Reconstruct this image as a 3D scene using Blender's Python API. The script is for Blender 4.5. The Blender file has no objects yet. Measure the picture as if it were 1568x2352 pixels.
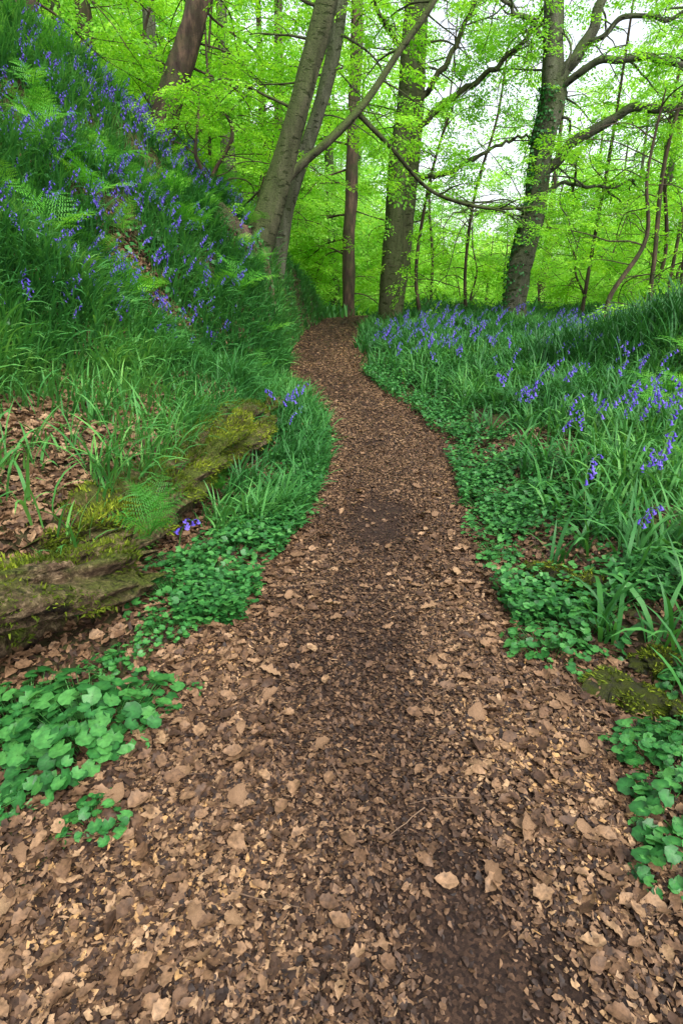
import bpy, math, numpy as np
rng = np.random.default_rng(11)
scene = bpy.context.scene
coll = scene.collection

# ------------------------------------------------------------ utilities
def ss(a, b, x):
    t = np.clip((np.asarray(x, float) - a) / (b - a), 0, 1)
    return t * t * (3 - 2 * t)

def hsh(i, j, s):
    v = np.sin(i * 127.1 + j * 311.7 + s * 74.7) * 43758.5453
    return v - np.floor(v)

def vn(x, y, s=0):
    x = np.asarray(x, float); y = np.asarray(y, float)
    i = np.floor(x); j = np.floor(y)
    fx = x - i; fy = y - j
    fx = fx * fx * (3 - 2 * fx); fy = fy * fy * (3 - 2 * fy)
    a = hsh(i, j, s); b = hsh(i + 1, j, s); c = hsh(i, j + 1, s); d = hsh(i + 1, j + 1, s)
    return (a * (1 - fx) + b * fx) * (1 - fy) + (c * (1 - fx) + d * fx) * fy

_ty = np.linspace(-4, 40, 441)
_tx = np.interp(_ty, [-2, 0, 1.6, 2.6, 4, 5.5, 7.0, 8.2, 9.6, 11.5, 13, 14.5, 16, 19, 24], [.1, .1, .16, .21, .4, .40, .06, -.2, -.3, -.26, -.12, .16, .5, 1.2, 2.4])
_k = np.hanning(13); _k /= _k.sum()
_tx = np.convolve(np.pad(_tx, 6, mode='edge'), _k, 'valid')
def pc(y): return np.interp(y, _ty, _tx)
def hw(y): return np.interp(y, [0, 1.0, 1.8, 3, 12, 16, 20], [1.0, .85, .68, .57, .6, .65, .7])
def lx(y): return np.interp(y, [0, 1, 1.45, 1.85, 2.3, 2.75, 3.7, 4.7, 5.6, 8], [-3, -2.25, -1.7, -1.32, -1.15, -1.1, -.98, -.84, -.76, -1.0])
def BO(y): return np.interp(y, [0, 3.5, 5, 6.2, 7.2, 8.4, 9, 13, 15, 17, 20, 26], [2.5, 2.3, 1.8, 1.1, .5, .08, .0, .0, .05, .5, 2.5, 5])

def H(x, y):
    x = np.asarray(x, float); y = np.asarray(y, float)
    z = .55 * ss(3, 16, y) - 3.0 * ss(16.5, 40, y) + 10 * ss(48, 120, y)
    c = pc(y); w = hw(y)
    d = c - w - x; e = x - c - w
    bo = BO(y)
    near = 1 - ss(5.2, 7.2, y)
    s = lx(y) - x
    z = z + near * (.30 * ss(-.05, .22, s) + .22 * np.clip(s, 0, 3))
    q0 = np.clip(d - bo, 0, None)
    q = np.sqrt(q0 * q0 + .01) - .1
    z = z + np.interp(y, [6.5, 8.0, 9.2, 12, 13.5, 15, 16.6], [0, .7, 1.35, 1.2, .95, .5, .1]) * ss(-.02, .30, q0) * (q0 > 0)
    z = z + 12 * (1 - np.exp(-.95 * q / 12)) * (1 - .5 * ss(11, 15, y) * (1 - ss(0, 1.5, q)))
    z = z + .1 * ss(0, .5, e) + .1 * ss(.3, 1.3, e)
    z = z + 1.1 * np.exp(-((x - 4.5) / 1.0) ** 2 - ((y - 6.4) / 1.6) ** 2)
    z = z - 2.5 * ss(14, 30, y) * ss(.5, 4, e) - 2 * ss(7, 16, x)
    off = ss(-.1, .4, np.maximum(d, e)); bk = ss(.2, 1.2, q)
    z = z + off * ((.16 + .35 * bk) * (vn(x * 1.3, y * 1.3, 3) - .5) + (.08 + .14 * bk) * (vn(x * 4, y * 4, 4) - .5))
    z = z + .018 * (vn(x * 4, y * 4, 5) - .5) + .01 * (vn(x * 14, y * 14, 6) - .5)
    return z

def props(ob, label=None, category=None, group=None, kind=None):
    if label: ob["label"] = label
    if category: ob["category"] = category
    if group: ob["group"] = group
    if kind: ob["kind"] = kind
    return ob

def mkmesh(name, V, F, mats, rnd=None, mi=None, smooth=False):
    V = np.asarray(V, np.float32)
    me = bpy.data.meshes.new(name)
    F = [np.asarray(f, np.int32) for f in F if len(f)]
    nl = sum(f.size for f in F); npoly = sum(len(f) for f in F)
    me.vertices.add(len(V)); me.vertices.foreach_set("co", V.ravel())
    me.loops.add(nl); me.loops.foreach_set("vertex_index", np.concatenate([f.ravel() for f in F]))
    me.polygons.add(npoly)
    tot = np.concatenate([np.full(len(f), f.shape[1], np.int32) for f in F])
    st = np.concatenate([[0], np.cumsum(tot)[:-1]]).astype(np.int32)
    me.polygons.foreach_set("loop_start", st)
    for m in mats: me.materials.append(m)
    if mi is not None: me.polygons.foreach_set("material_index", np.asarray(mi, np.int32))
    if smooth: me.polygons.foreach_set("use_smooth", np.ones(npoly, bool))
    me.update(calc_edges=True)
    if rnd is not None:
        a = me.attributes.new("rnd", 'FLOAT', 'POINT')
        a.data.foreach_set("value", np.asarray(rnd, np.float32))
    return me

def addobj(name, me, parent=None, loc=None, **kw):
    ob = bpy.data.objects.new(name, me)
    coll.objects.link(ob)
    if parent is not None: ob.parent = parent
    if loc is not None: ob.location = [float(v) for v in loc]
    return props(ob, **kw)

def norm(a): return a / np.maximum(np.linalg.norm(a, axis=-1, keepdims=True), 1e-9)
def frames(u, n):
    u = norm(u); s = norm(np.cross(u, n)); n2 = np.cross(s, u)
    return np.stack([s, u, n2], axis=-1)

def inst(tv, tf, R, T):
    n = len(T); k = len(tv)
    V = np.einsum('nij,kj->nki', R, tv) + T[:, None, :]
    F = [(f[None] + (np.arange(n) * k)[:, None, None]).reshape(-1, f.shape[1]) for f in tf]
    return V.reshape(-1, 3), F

class Acc:
    def __init__(s): s.V = []; s.F = {}; s.r = []; s.n = 0; s.m = {}
    def add(s, V, F, r=0.5, mi=0):
        for f in F:
            f = np.asarray(f)
            s.F.setdefault((f.shape[1], mi), []).append(f + s.n)
        s.V.append(V); s.n += len(V)
        s.r.append(np.broadcast_to(np.asarray(r, float), (len(V),)))
    def mesh(s, name, mats, smooth=False):
        Fs = []; mi = []
        for (c, m), l in s.F.items():
            f = np.concatenate(l); Fs.append(f); mi.append(np.full(len(f), m))
        return mkmesh(name, np.concatenate(s.V), Fs, mats, np.concatenate(s.r), np.concatenate(mi), smooth)

def tube(pts, rad, sides=6, bump=0.0, seed=0, cap=True):
    pts = np.asarray(pts, float); rad = np.asarray(rad, float)
    t = norm(np.gradient(pts, axis=0))
    ref = np.array([1., 0, 0]) if abs(norm((pts[-1] - pts[0])[None])[0][2]) > .7 else np.array([0, 0, 1.])
    s = norm(np.cross(t, ref)); b = np.cross(t, s)
    a = np.linspace(0, 2 * np.pi, sides, endpoint=False)
    rr = rad[:, None] * np.ones(sides)[None]
    if bump:
        L = np.concatenate([[0], np.cumsum(np.linalg.norm(np.diff(pts, axis=0), axis=1))])
        ca = np.cos(a)[None] * 1.6 + 5; sa = np.sin(a)[None] * 1.6 + 5
        nz = vn(ca + L[:, None] * .6, sa + L[:, None] * 1.1, seed) - .5
        nz2 = vn(ca * 3 + L[:, None] * 3, sa * 3 - L[:, None] * 2, seed + 1) - .5
        rr = rr * (1 + bump * nz * 1.4 + bump * .6 * nz2)
    V = pts[:, None, :] + rr[..., None] * (np.cos(a)[None, :, None] * s[:, None, :] + np.sin(a)[None, :, None] * b[:, None, :])
    m = len(pts); i = np.arange(m - 1)[:, None] * sides; j = np.arange(sides)[None]
    j2 = (j + 1) % sides
    F = np.stack([i + j, i + j2, i + sides + j2, i + sides + j], -1).reshape(-1, 4)
    return V.reshape(-1, 3), [F]

def smoothpts(P, n):
    P = np.asarray(P, float); m = len(P)
    u = np.linspace(0, m - 1, n); i = np.clip(np.floor(u).astype(int), 0, m - 2); f = (u - i)[:, None]
    p0 = P[np.clip(i - 1, 0, m - 1)]; p1 = P[i]; p2 = P[i + 1]; p3 = P[np.clip(i + 2, 0, m - 1)]
    return .5 * ((2 * p1) + (-p0 + p2) * f + (2 * p0 - 5 * p1 + 4 * p2 - p3) * f ** 2 + (-p0 + 3 * p1 - 3 * p2 + p3) * f ** 3)

# ------------------------------------------------------------ materials
def newmat(name):
    m = bpy.data.materials.new(name); m.use_nodes = True
    nt = m.node_tree; nt.nodes.clear()
    out = nt.nodes.new('ShaderNodeOutputMaterial')
    return m, nt, out

def ramp(nt, stops, fac=None):
    r = nt.nodes.new('ShaderNodeValToRGB')
    e = r.color_ramp.elements
    while len(e) < len(stops): e.new(.5)
    for k, (p, c) in enumerate(stops):
        e[k].position = p; e[k].color = (*c, 1)
    if fac is not None: nt.links.new(fac, r.inputs['Fac'])
    return r

def noisenode(nt, scale, detail=5, rough=.6, stretch=None, coord='Object'):
    tc = nt.nodes.new('ShaderNodeTexCoord'); mp = nt.nodes.new('ShaderNodeMapping')
    nt.links.new(tc.outputs[coord], mp.inputs[0])
    if stretch: mp.inputs['Scale'].default_value = stretch
    n = nt.nodes.new('ShaderNodeTexNoise'); n.inputs['Scale'].default_value = scale
    n.inputs['Detail'].default_value = detail; n.inputs['Roughness'].default_value = rough
    nt.links.new(mp.outputs[0], n.inputs['Vector'])
    return n

def mulcol(nt, a, b):
    mc = nt.nodes.new('ShaderNodeMix'); mc.data_type = 'RGBA'; mc.blend_type = 'MULTIPLY'; mc.inputs[0].default_value = 1
    nt.links.new(a, mc.inputs[6])
    if isinstance(b, tuple): mc.inputs[7].default_value = b
    else: nt.links.new(b, mc.inputs[7])
    return mc.outputs[2]

def leafmat(name, stops, transl=.4, rough=.5, spec=.3, tcol=1.3, mott=0, mlo=.6, mhi=1.3):
    m, nt, out = newmat(name)
    at = nt.nodes.new('ShaderNodeAttribute'); at.attribute_name = 'rnd'
    r = ramp(nt, stops, at.outputs['Fac'])
    p = nt.nodes.new('ShaderNodeBsdfPrincipled')
    p.inputs['Roughness'].default_value = rough
    p.inputs['Specular IOR Level'].default_value = spec
    c = r.outputs[0]
    if mott:
        n = noisenode(nt, mott, 3, .6)
        rr = ramp(nt, [(.3, (mlo,) * 3), (.7, (mhi,) * 3)], n.outputs['Fac'])
        c = mulcol(nt, c, rr.outputs[0])
        b = nt.nodes.new('ShaderNodeBump'); b.inputs['Strength'].default_value = .5; b.inputs['Distance'].default_value = .004
        nt.links.new(n.outputs['Fac'], b.inputs['Height']); nt.links.new(b.outputs[0], p.inputs['Normal'])
    nt.links.new(c, p.inputs['Base Color'])
    if transl > 0:
        t = nt.nodes.new('ShaderNodeBsdfTranslucent')
        mx = nt.nodes.new('ShaderNodeMixShader'); mx.inputs[0].default_value = transl
        nt.links.new(mulcol(nt, c, (tcol * 1.1, tcol, tcol * .5, 1)), t.inputs[0])
        nt.links.new(p.outputs[0], mx.inputs[1]); nt.links.new(t.outputs[0], mx.inputs[2])
        nt.links.new(mx.outputs[0], out.inputs[0])
    else:
        nt.links.new(p.outputs[0], out.inputs[0])
    return m

def barkmat(name, stops, moss=(.06, .11, .015), mossamt=.45, sc=9, stretch=(1, 1, .25), bump=.6, updir=True, scars=0):
    m, nt, out = newmat(name)
    n = noisenode(nt, sc, 8, .65, stretch)
    r = ramp(nt, stops, n.outputs['Fac'])
    base = r.outputs[0]
    n3 = noisenode(nt, 60, 4, .7)
    ad = nt.nodes.new('ShaderNodeMath'); ad.operation = 'ADD'
    nt.links.new(n.outputs['Fac'], ad.inputs[0]); nt.links.new(n3.outputs['Fac'], ad.inputs[1])
    hgt = ad.outputs[0]
    if scars:
        n4 = noisenode(nt, 9, 3, .5, (1, 1, 2.0))
        r4 = ramp(nt, [(.58, (1, 1, 1)), (.64, (.22, .2, .18))], n4.outputs['Fac'])
        base = mulcol(nt, base, r4.outputs[0])
        r5 = ramp(nt, [(.25, (.45, .45, .45)), (.75, (1.4, 1.4, 1.4))], n3.outputs['Fac'])
        base = mulcol(nt, base, r5.outputs[0])
        a2 = nt.nodes.new('ShaderNodeMath'); a2.operation = 'ADD'
        nt.links.new(hgt, a2.inputs[0]); nt.links.new(r4.outputs[0], a2.inputs[1]); hgt = a2.outputs[0]
    n2 = noisenode(nt, 2.2, 5, .7)
    r2 = ramp(nt, [(max(0, .62 - mossamt * .5), (0, 0, 0)), (min(1, .78 - mossamt * .4), (1, 1, 1))], n2.outputs['Fac'])
    mossfac = r2.outputs[0]
    if updir:
        g = nt.nodes.new('ShaderNodeNewGeometry'); sx = nt.nodes.new('ShaderNodeSeparateXYZ')
        nt.links.new(g.outputs['Normal'], sx.inputs[0])
        mr = nt.nodes.new('ShaderNodeMapRange'); mr.inputs['From Min'].default_value = -.45; mr.inputs['From Max'].default_value = .6
        nt.links.new(sx.outputs['Z'], mr.inputs['Value'])
        mu = nt.nodes.new('ShaderNodeMath'); mu.operation = 'MULTIPLY'
        nt.links.new(r2.outputs[0], mu.inputs[0]); nt.links.new(mr.outputs[0], mu.inputs[1])
        mossfac = mu.outputs[0]
    mx = nt.nodes.new('ShaderNodeMix'); mx.data_type = 'RGBA'
    nt.links.new(mossfac, mx.inputs[0]); nt.links.new(base, mx.inputs[6])
    rm = ramp(nt, [(.3, tuple(c * .35 for c in moss)), (.7, tuple(c * 1.7 for c in moss))], n3.outputs['Fac'])
    nt.links.new(rm.outputs[0], mx.inputs[7])
    p = nt.nodes.new('ShaderNodeBsdfPrincipled'); p.inputs['Roughness'].default_value = .85
    p.inputs['Specular IOR Level'].default_value = .2
    nt.links.new(mx.outputs[2], p.inputs['Base Color'])
    b = nt.nodes.new('ShaderNodeBump'); b.inputs['Strength'].default_value = bump; b.inputs['Distance'].default_value = .03
    nt.links.new(hgt, b.inputs['Height']); nt.links.new(b.outputs[0], p.inputs['Normal'])
    nt.links.new(p.outputs[0], out.inputs[0])
    return m

M_beech = leafmat('beech_leaf', [(0, (.11, .34, .02)), (.5, (.21, .53, .03)), (1, (.38, .74, .06))], .5, .5, .3, 1.25)
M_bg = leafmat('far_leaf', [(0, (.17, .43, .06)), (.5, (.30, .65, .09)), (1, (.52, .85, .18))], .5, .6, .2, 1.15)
M_blade = leafmat('blade', [(0, (.015, .08, .018)), (.5, (.038, .17, .036)), (.85, (.08, .27, .055)), (1, (.16, .38, .08))], .3, .5, .25, 1.2)
M_round = leafmat('round_leaf', [(0, (.015, .095, .018)), (.5, (.035, .175, .035)), (1, (.085, .29, .06))], .25, .4, .35, 1.2, 60, .65, 1.2)
M_fern = leafmat('fern_leaf', [(0, (.03, .17, .015)), (.3, (.055, .26, .02)), (.6, (.10, .38, .028)), (1, (.22, .56, .045))], .4, .5, .3, 1.2)
M_bell = leafmat('bluebell_flower', [(0, (.07, .04, .40)), (.5, (.135, .09, .60)), (1, (.25, .18, .78))], .3, .5, .3, 1.0)
M_stem = leafmat('bluebell_stem', [(0, (.05, .15, .03)), (1, (.09, .22, .05))], .1)
M_litter = leafmat('dead_leaf_brown', [(0, (.018, .010, .007)), (.3, (.062, .033, .018)), (.6, (.145, .080, .041)), (.85, (.265, .158, .083)), (.95, (.39, .25, .135)), (1, (.42, .21, .04))], .08, .6, .3, 1.0, 70, .45, 1.35)
M_twig = leafmat('twig_wood', [(0, (.06, .035, .022)), (1, (.24, .16, .1))], 0, .8, .2)
M_mosst = leafmat('moss_tuft', [(0, (.03, .048, .008)), (.6, (.10, .145, .012)), (1, (.28, .34, .03))], .2, .7, .1, 1.1)
M_bark = barkmat('beech_bark', [(.3, (.020, .018, .011)), (.5, (.060, .054, .033)), (.75, (.125, .115, .073))], (.05, .08, .015), .75, scars=1)
M_bark2 = barkmat('grey_bark', [(.3, (.034, .032, .023)), (.5, (.085, .08, .06)), (.75, (.165, .158, .125))], (.05, .08, .018), .6, scars=1)
M_bark3 = barkmat('dark_bark', [(.3, (.02, .012, .01)), (.5, (.06, .04, .03)), (.72, (.17, .105, .07))], (.05, .08, .02), .35)
M_log = barkmat('rotten_wood', [(.32, (.025, .015, .01)), (.5, (.11, .068, .04)), (.68, (.38, .27, .16))], (.07, .09, .012), .6, 22, (1, 1, 1), 1.0, scars=1)
M_rock = barkmat('mossy_stone', [(.3, (.02, .018, .016)), (.7, (.10, .085, .075))], (.08, .10, .012), .6, 14, None, 1.0)

def soilmat(name, stops, scale, big):
    m, nt, out = newmat(name)
    v = nt.nodes.new('ShaderNodeTexVoronoi'); v.inputs['Scale'].default_value = scale
    tc = nt.nodes.new('ShaderNodeTexCoord'); nt.links.new(tc.outputs['Object'], v.inputs['Vector'])
    sx = nt.nodes.new('ShaderNodeSeparateColor'); nt.links.new(v.outputs['Color'], sx.inputs[0])
    n = noisenode(nt, big, 6, .6)
    mm = nt.nodes.new('ShaderNodeMath'); mm.operation = 'MULTIPLY'
    nt.links.new(sx.outputs[0], mm.inputs[0]); nt.links.new(n.outputs['Fac'], mm.inputs[1])
    r = ramp(nt, stops, mm.outputs[0])
    p = nt.nodes.new('ShaderNodeBsdfPrincipled'); p.inputs['Roughness'].default_value = .9
    p.inputs['Specular IOR Level'].default_value = .15
    nt.links.new(r.outputs[0], p.inputs['Base Color'])
    n3 = noisenode(nt, 50, 6, .7)
    b = nt.nodes.new('ShaderNodeBump'); b.inputs['Strength'].default_value = .8; b.inputs['Distance'].default_value = .01
    nt.links.new(n3.outputs['Fac'], b.inputs['Height']); nt.links.new(b.outputs[0], p.inputs['Normal'])
    nt.links.new(p.outputs[0], out.inputs[0])
    return m
M_path = soilmat('path_soil', [(0, (.016, .010, .008)), (.3, (.032, .019, .013)), (.6, (.075, .043, .027))], 130, 5)
M_ground = soilmat('woodland_soil', [(0, (.025, .020, .01)), (.3, (.05, .045, .018)), (.6, (.07, .095, .025))], 25, 3)

# ------------------------------------------------------------ ground + path
def spaced(lo, hi, a, b, step, grow=1.12):
    mid = list(np.arange(a, b, step)); up = [b]; s = step
    while up[-1] < hi: s *= grow; up.append(up[-1] + s)
    dn = [a]; s = step
    while dn[-1] > lo: s *= grow; dn.append(dn[-1] - s)
    return np.array(dn[1:][::-1] + mid + up)
gx = spaced(-300, 300, -5, 5, .05); gy = spaced(-60, 500, .2, 17, .07)
X, Y = np.meshgrid(gx, gy)
Z = H(X, Y)
inside = hw(Y) - np.abs(X - pc(Y))
Z = Z - .05 * ss(0, .12, inside) * (1 - ss(22, 23, Y)) * ss(-3, -2, Y)
ny, nx = X.shape
i = np.arange(ny - 1)[:, None] * nx + np.arange(nx - 1)[None]
F = np.stack([i, i + 1, i + nx + 1, i + nx], -1).reshape(-1, 4)
addobj('ground', mkmesh('ground', np.stack([X, Y, Z], -1).reshape(-1, 3), [F], [M_ground], smooth=True),
       label='woodland floor of dark soil rising in a steep bank', kind='structure')
py_ = np.arange(-2, 22, .06); u = np.linspace(-1, 1, 33)
PXg = pc(py_)[:, None] + u[None] * (hw(py_)[:, None]); PYg = np.repeat(py_[:, None], 33, 1)
PZ = H(PXg, PYg) + .002
i = np.arange(len(py_) - 1)[:, None] * 33 + np.arange(32)[None]
F = np.stack([i, i + 1, i + 34, i + 33], -1).reshape(-1, 4)
addobj('path', mkmesh('path', np.stack([PXg, PYg, PZ], -1).reshape(-1, 3), [F], [M_path], smooth=True),
       label='narrow trodden dirt footpath covered with brown leaves', kind='structure')

# ------------------------------------------------------------ litter
def frag_template(r):
    m = 7
    a = np.linspace(0, 2 * np.pi, m, endpoint=False) + r.uniform(-.35, .35, m)
    rad = r.uniform(.45, 1.2, m)
    el = r.uniform(.45, .95)
    x = np.cos(a) * rad; y = np.sin(a) * rad * el
    z = .3 * r.uniform(-1, 1.4) * x * x + r.normal(0, .12, m)
    V = np.concatenate([[[0, 0, .1]], np.stack([x, y, z], -1)])
    F = np.array([[0, k + 1, (k + 1) % m + 1] for k in range(m)])
    return V, [F]
def strip_template(r):
    l = np.linspace(-1, 1, 4); w = np.array([.08, .17, .15, .05]); z = .15 * r.uniform(-1, 1) * l * l
    V = np.concatenate([np.stack([l, -w, z], -1), np.stack([l, w, z + .05], -1)])
    k = np.arange(3); return V, [np.stack([k, k + 1, k + 5, k + 4], -1)]
def leaf_template(r, wid=.32, curl=.15):
    K = 9
    t = np.linspace(0, 1, K); w = np.sin(np.pi * t ** .85) ** .8 * wid * (1 + np.where(np.arange(K) % 2, .08, -.08)); w[0] = .01; w[-1] = 0
    if r.uniform() < .5: w = w * r.uniform(.5, 1.05, K)
    t = t - .5
    zc = curl * r.uniform(-1, 1) * (t * 2) ** 2 + r.normal(0, .012, K)
    mid = np.stack([np.zeros(K), t, zc], -1)
    fold = r.uniform(.1, .8)
    rip = .035 * np.where(np.arange(K) % 2, 1, -1)
    L = np.stack([-w, t + r.normal(0, .02, K), zc + w * fold + rip], -1)
    Rr = np.stack([w * r.uniform(.8, 1), t + r.normal(0, .02, K), zc + w * fold * r.uniform(-.5, 1) + rip], -1)
    V = np.concatenate([mid, L, Rr]); k = np.arange(K - 1)
    F = np.concatenate([np.stack([k, k + 1, k + K + 1, k + K], -1), np.stack([k, k + 2 * K, k + 2 * K + 1, k + 1], -1)])
    return V, [F]

def strip_amt(x, y):
    """how trodden / bare the middle of the path is, 0..1"""
    return np.exp(-((x - pc(y) + .05 - .25 * (vn(y * 1.1, y * 0, 23) - .5)) / .26) ** 2) * (.38 + .62 * ss(.15, .7, vn(x * 3 + 9, y * 1.6, 21))) * (1 - .6 * ss(2.4, 4.5, y))
def scatter_flat(acc, x, y, size, tilt, lift, temps, rlo=0, rhi=1, rpow=1., nscale=0):
    n = len(x)
    idx = rng.integers(0, len(temps), n)
    zz = H(x, y)
    az = rng.uniform(0, 2 * np.pi, n)
    e = .03
    gxn = -(H(x + e, y) - zz) / e; gyn = -(H(x, y + e) - zz) / e
    nrm = np.stack([gxn, gyn, np.ones(n)], -1); nrm = norm(nrm) + rng.normal(0, 1, (n, 3)) * tilt
    uu = np.stack([np.cos(az), np.sin(az), rng.normal(0, .05, n)], -1)
    rr = rlo + (rhi - rlo) * rng.uniform(0, 1, n) ** rpow
    if nscale:
        sa = strip_amt(x, y)
        rr = np.clip(rr * (.75 + .45 * vn(x * nscale, y * nscale, 71)) * (1 - .55 * sa), 0, .97)
        size = size * (1 - .35 * sa)
    R = frames(uu, nrm) * size[:, None, None]
    T = np.stack([x, y, zz + rng.uniform(.002, lift, n)], -1)
    for k, (tv, tf) in enumerate(temps):
        s = idx == k
        if s.sum() == 0: continue
        V, F = inst(tv, tf, R[s], T[s])
        acc.add(V, F, np.repeat(rr[s], len(tv)))

fr = [frag_template(rng) for _ in range(14)]
stt = [strip_template(rng) for _ in range(4)]
lf = [leaf_template(rng, rng.uniform(.28, .38), .12) for _ in range(10)]
acc = Acc()
def pathpts(n, y0, y1, pw=1.0, over=.12):
    y = y0 + (y1 - y0) * rng.uniform(0, 1, n) ** pw
    x = pc(y) + (hw(y) + over) * rng.uniform(-1, 1, n) + rng.normal(0, .05, n)
    return x, y
def soilmask(x, y, strength=.9):
    m = np.clip(strip_amt(x, y) * 1.15, 0, 1) + .35 * ss(.6, .85, vn(x * 3, y * 3, 22))
    return rng.uniform(0, 1, len(x)) > np.minimum(m, 1) * strength
for (n, y0, y1, pw, s0, s1) in [(115000, .3, 2.2, 1, .004, .018), (80000, 2.2, 4.6, 1, .0055, .017), (54000, 4.6, 10, 1.2, .009, .021), (16000, 10, 19, 1, .018, .030)]:
    x, y = pathpts(n, y0, y1, pw); k = soilmask(x, y); x = x[k]; y = y[k]
    sz = s0 + (s1 - s0) * rng.uniform(0, 1, len(x)) ** 1.9
    scatter_flat(acc, x, y, sz, .24, .014, fr, 0, .97, 1.15, 2.2)
x, y = pathpts(10000, .3, 5); k = soilmask(x, y, 1.1); x = x[k]; y = y[k]
scatter_flat(acc, x, y, rng.uniform(.005, .014, len(x)), .2, .016, stt, .3, 1)
x, y = pathpts(6000, 5, 14); scatter_flat(acc, x, y, rng.uniform(.012, .025, len(x)), .2, .016, stt, .5, 1)
x, y = pathpts(4600, .3, 3.0); k = soilmask(x, y, 1) & (rng.uniform(0, 1, len(x)) < .2 + 1.0 * ss(.1, .6, np.abs(x - pc(y) + .05))); x = x[k]; y = y[k]
scatter_flat(acc, x, y, rng.uniform(.028, .06, len(x)), .25, .022, lf, .25, .9)
x, y = pathpts(1400, 3.0, 10); scatter_flat(acc, x, y, rng.uniform(.03, .05, len(x)), .25, .02, lf, .4, .85)
n = 52000
y = rng.uniform(.8, 7.4, n); x = lx(y) - .1 - rng.uniform(0, 2.7, n)
scatter_flat(acc, x, y, rng.uniform(.012, .032, n), .4, .03, fr, .2, .96)
n = 12500
y = rng.uniform(.8, 7.2, n); x = lx(y) - .1 - rng.uniform(0, 2.6, n)
scatter_flat(acc, x, y, rng.uniform(.045, .08, n), .45, .045, lf, .5, .95)
n = 16000
y = rng.uniform(.5, 5.8, n); x = pc(y) - hw(y) - rng.uniform(-.1, 1.1, n); k = x > lx(y) - .1; x = x[k]; y = y[k]
scatter_flat(acc, x, y, rng.uniform(.01, .025, len(x)), .3, .02, fr, .05, .9)
k = rng.uniform(0, 1, len(x)) < .14; x = x[k]; y = y[k]
scatter_flat(acc, x, y, rng.uniform(.04, .065, len(x)), .35, .03, lf, .4, .92)
n = 12000
y = rng.uniform(.6, 5, n); x = pc(y) + hw(y) + rng.uniform(-.05, .9, n)
scatter_flat(acc, x, y, rng.uniform(.01, .025, n), .3, .02, fr, .05, .85)
n = 14000
y = rng.uniform(7.5, 15, n); x = pc(y) - hw(y) - rng.uniform(0, 1.3, n)
scatter_flat(acc, x, y, rng.uniform(.015, .035, n), .3, .02, fr, .0, .5)
addobj('leaf_litter', acc.mesh('leaf_litter', [M_litter]), label='crushed brown beech leaves strewn over the footpath', kind='stuff')

lm = []
for k in range(10):
    tv, tf = leaf_template(rng, rng.uniform(.28, .42), .3)
    rv = np.full(len(tv), rng.uniform(.66, .92)); rv[:9] += .07
    lm.append(mkmesh('dead_leaf', tv, tf, [M_litter], rv))
for k in range(120):
    y = .75 + 3.2 * rng.uniform() ** 1.4
    x = pc(y) + hw(y) * rng.choice([-1, 1]) * rng.uniform(.25, 1.15)
    if rng.uniform() < .3: y = rng.uniform(1.8, 4.5); x = lx(y) - rng.uniform(.1, 1.2)
    ob = addobj('dead_leaf', lm[k % 10], loc=(x, y, float(H(x, y)) + .022), label='large pale brown fallen beech leaf on the litter', category='leaf', group='fallen leaves on the footpath')
    s = rng.uniform(.055, .085); ob.scale = (s, s, s)
    ob.rotation_euler = (rng.normal(0, .25), rng.normal(0, .25), rng.uniform(0, 6.28))
tm = []
for k in range(4):
    p = np.cumsum(np.concatenate([[[0, 0, 0]], np.stack([np.full(7, .14), rng.normal(0, .02, 7), rng.normal(0, .006, 7)], -1)]), 0)
    V, F = tube(p, np.linspace(.012, .005, 8), 5)
    tm.append(mkmesh('fallen_twig', V, F, [M_twig], np.full(len(V), rng.uniform(.1, .9)), smooth=True))
for k in range(60):
    y = .8 + 4.5 * rng.uniform() ** 1.5; x = pc(y) + hw(y) * rng.uniform(-1.2, 1.2)
    ob = addobj('fallen_twig', tm[k % 4], loc=(x, y, float(H(x, y)) + .02), label='thin dry brown twig lying on the path', category='twig', group='twigs on the footpath')
    s = rng.uniform(.06, .22); ob.scale = (s, s * 1, s * 1.0 + .02); ob.rotation_euler = (0, rng.normal(0, .06), rng.uniform(0, 6.28))

# ------------------------------------------------------------ blades
def blades(P, az, L, W, th0, dth, K=4):
    n = len(P); lv = np.arange(K + 1) / K
    th = th0[:, None] + dth[:, None] * lv[None] ** 1.3
    dirh = np.stack([np.cos(az), np.sin(az)], -1)
    st = (L / K)[:, None]
    hx = np.concatenate([np.zeros((n, 1)), np.cumsum(np.sin(th[:, :-1]) * st, 1)], 1)
    hz = np.concatenate([np.zeros((n, 1)), np.cumsum(np.cos(th[:, :-1]) * st, 1)], 1)
    C = np.stack([P[:, None, 0] + hx * dirh[:, None, 0], P[:, None, 1] + hx * dirh[:, None, 1], P[:, None, 2] + hz], -1)
    prof = np.interp(lv, [0, .3, .7, 1], [.6, 1, .8, .05])
    tw = rng.uniform(-.6, .6, n)
    side = np.stack([-dirh[:, 1], dirh[:, 0], tw], -1)
    off = side[:, None, :] * (W[:, None] * prof[None])[..., None] * .5
    V = np.stack([C - off, C + off], 2).reshape(n, -1, 3)
    k = np.arange(K) * 2
    f = np.stack([k, k + 1, k + 3, k + 2], -1)
    F = (f[None] + (np.arange(n) * 2 * (K + 1))[:, None, None]).reshape(-1, 4)
    return V.reshape(-1, 3), [F], 2 * (K + 1)

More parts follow.
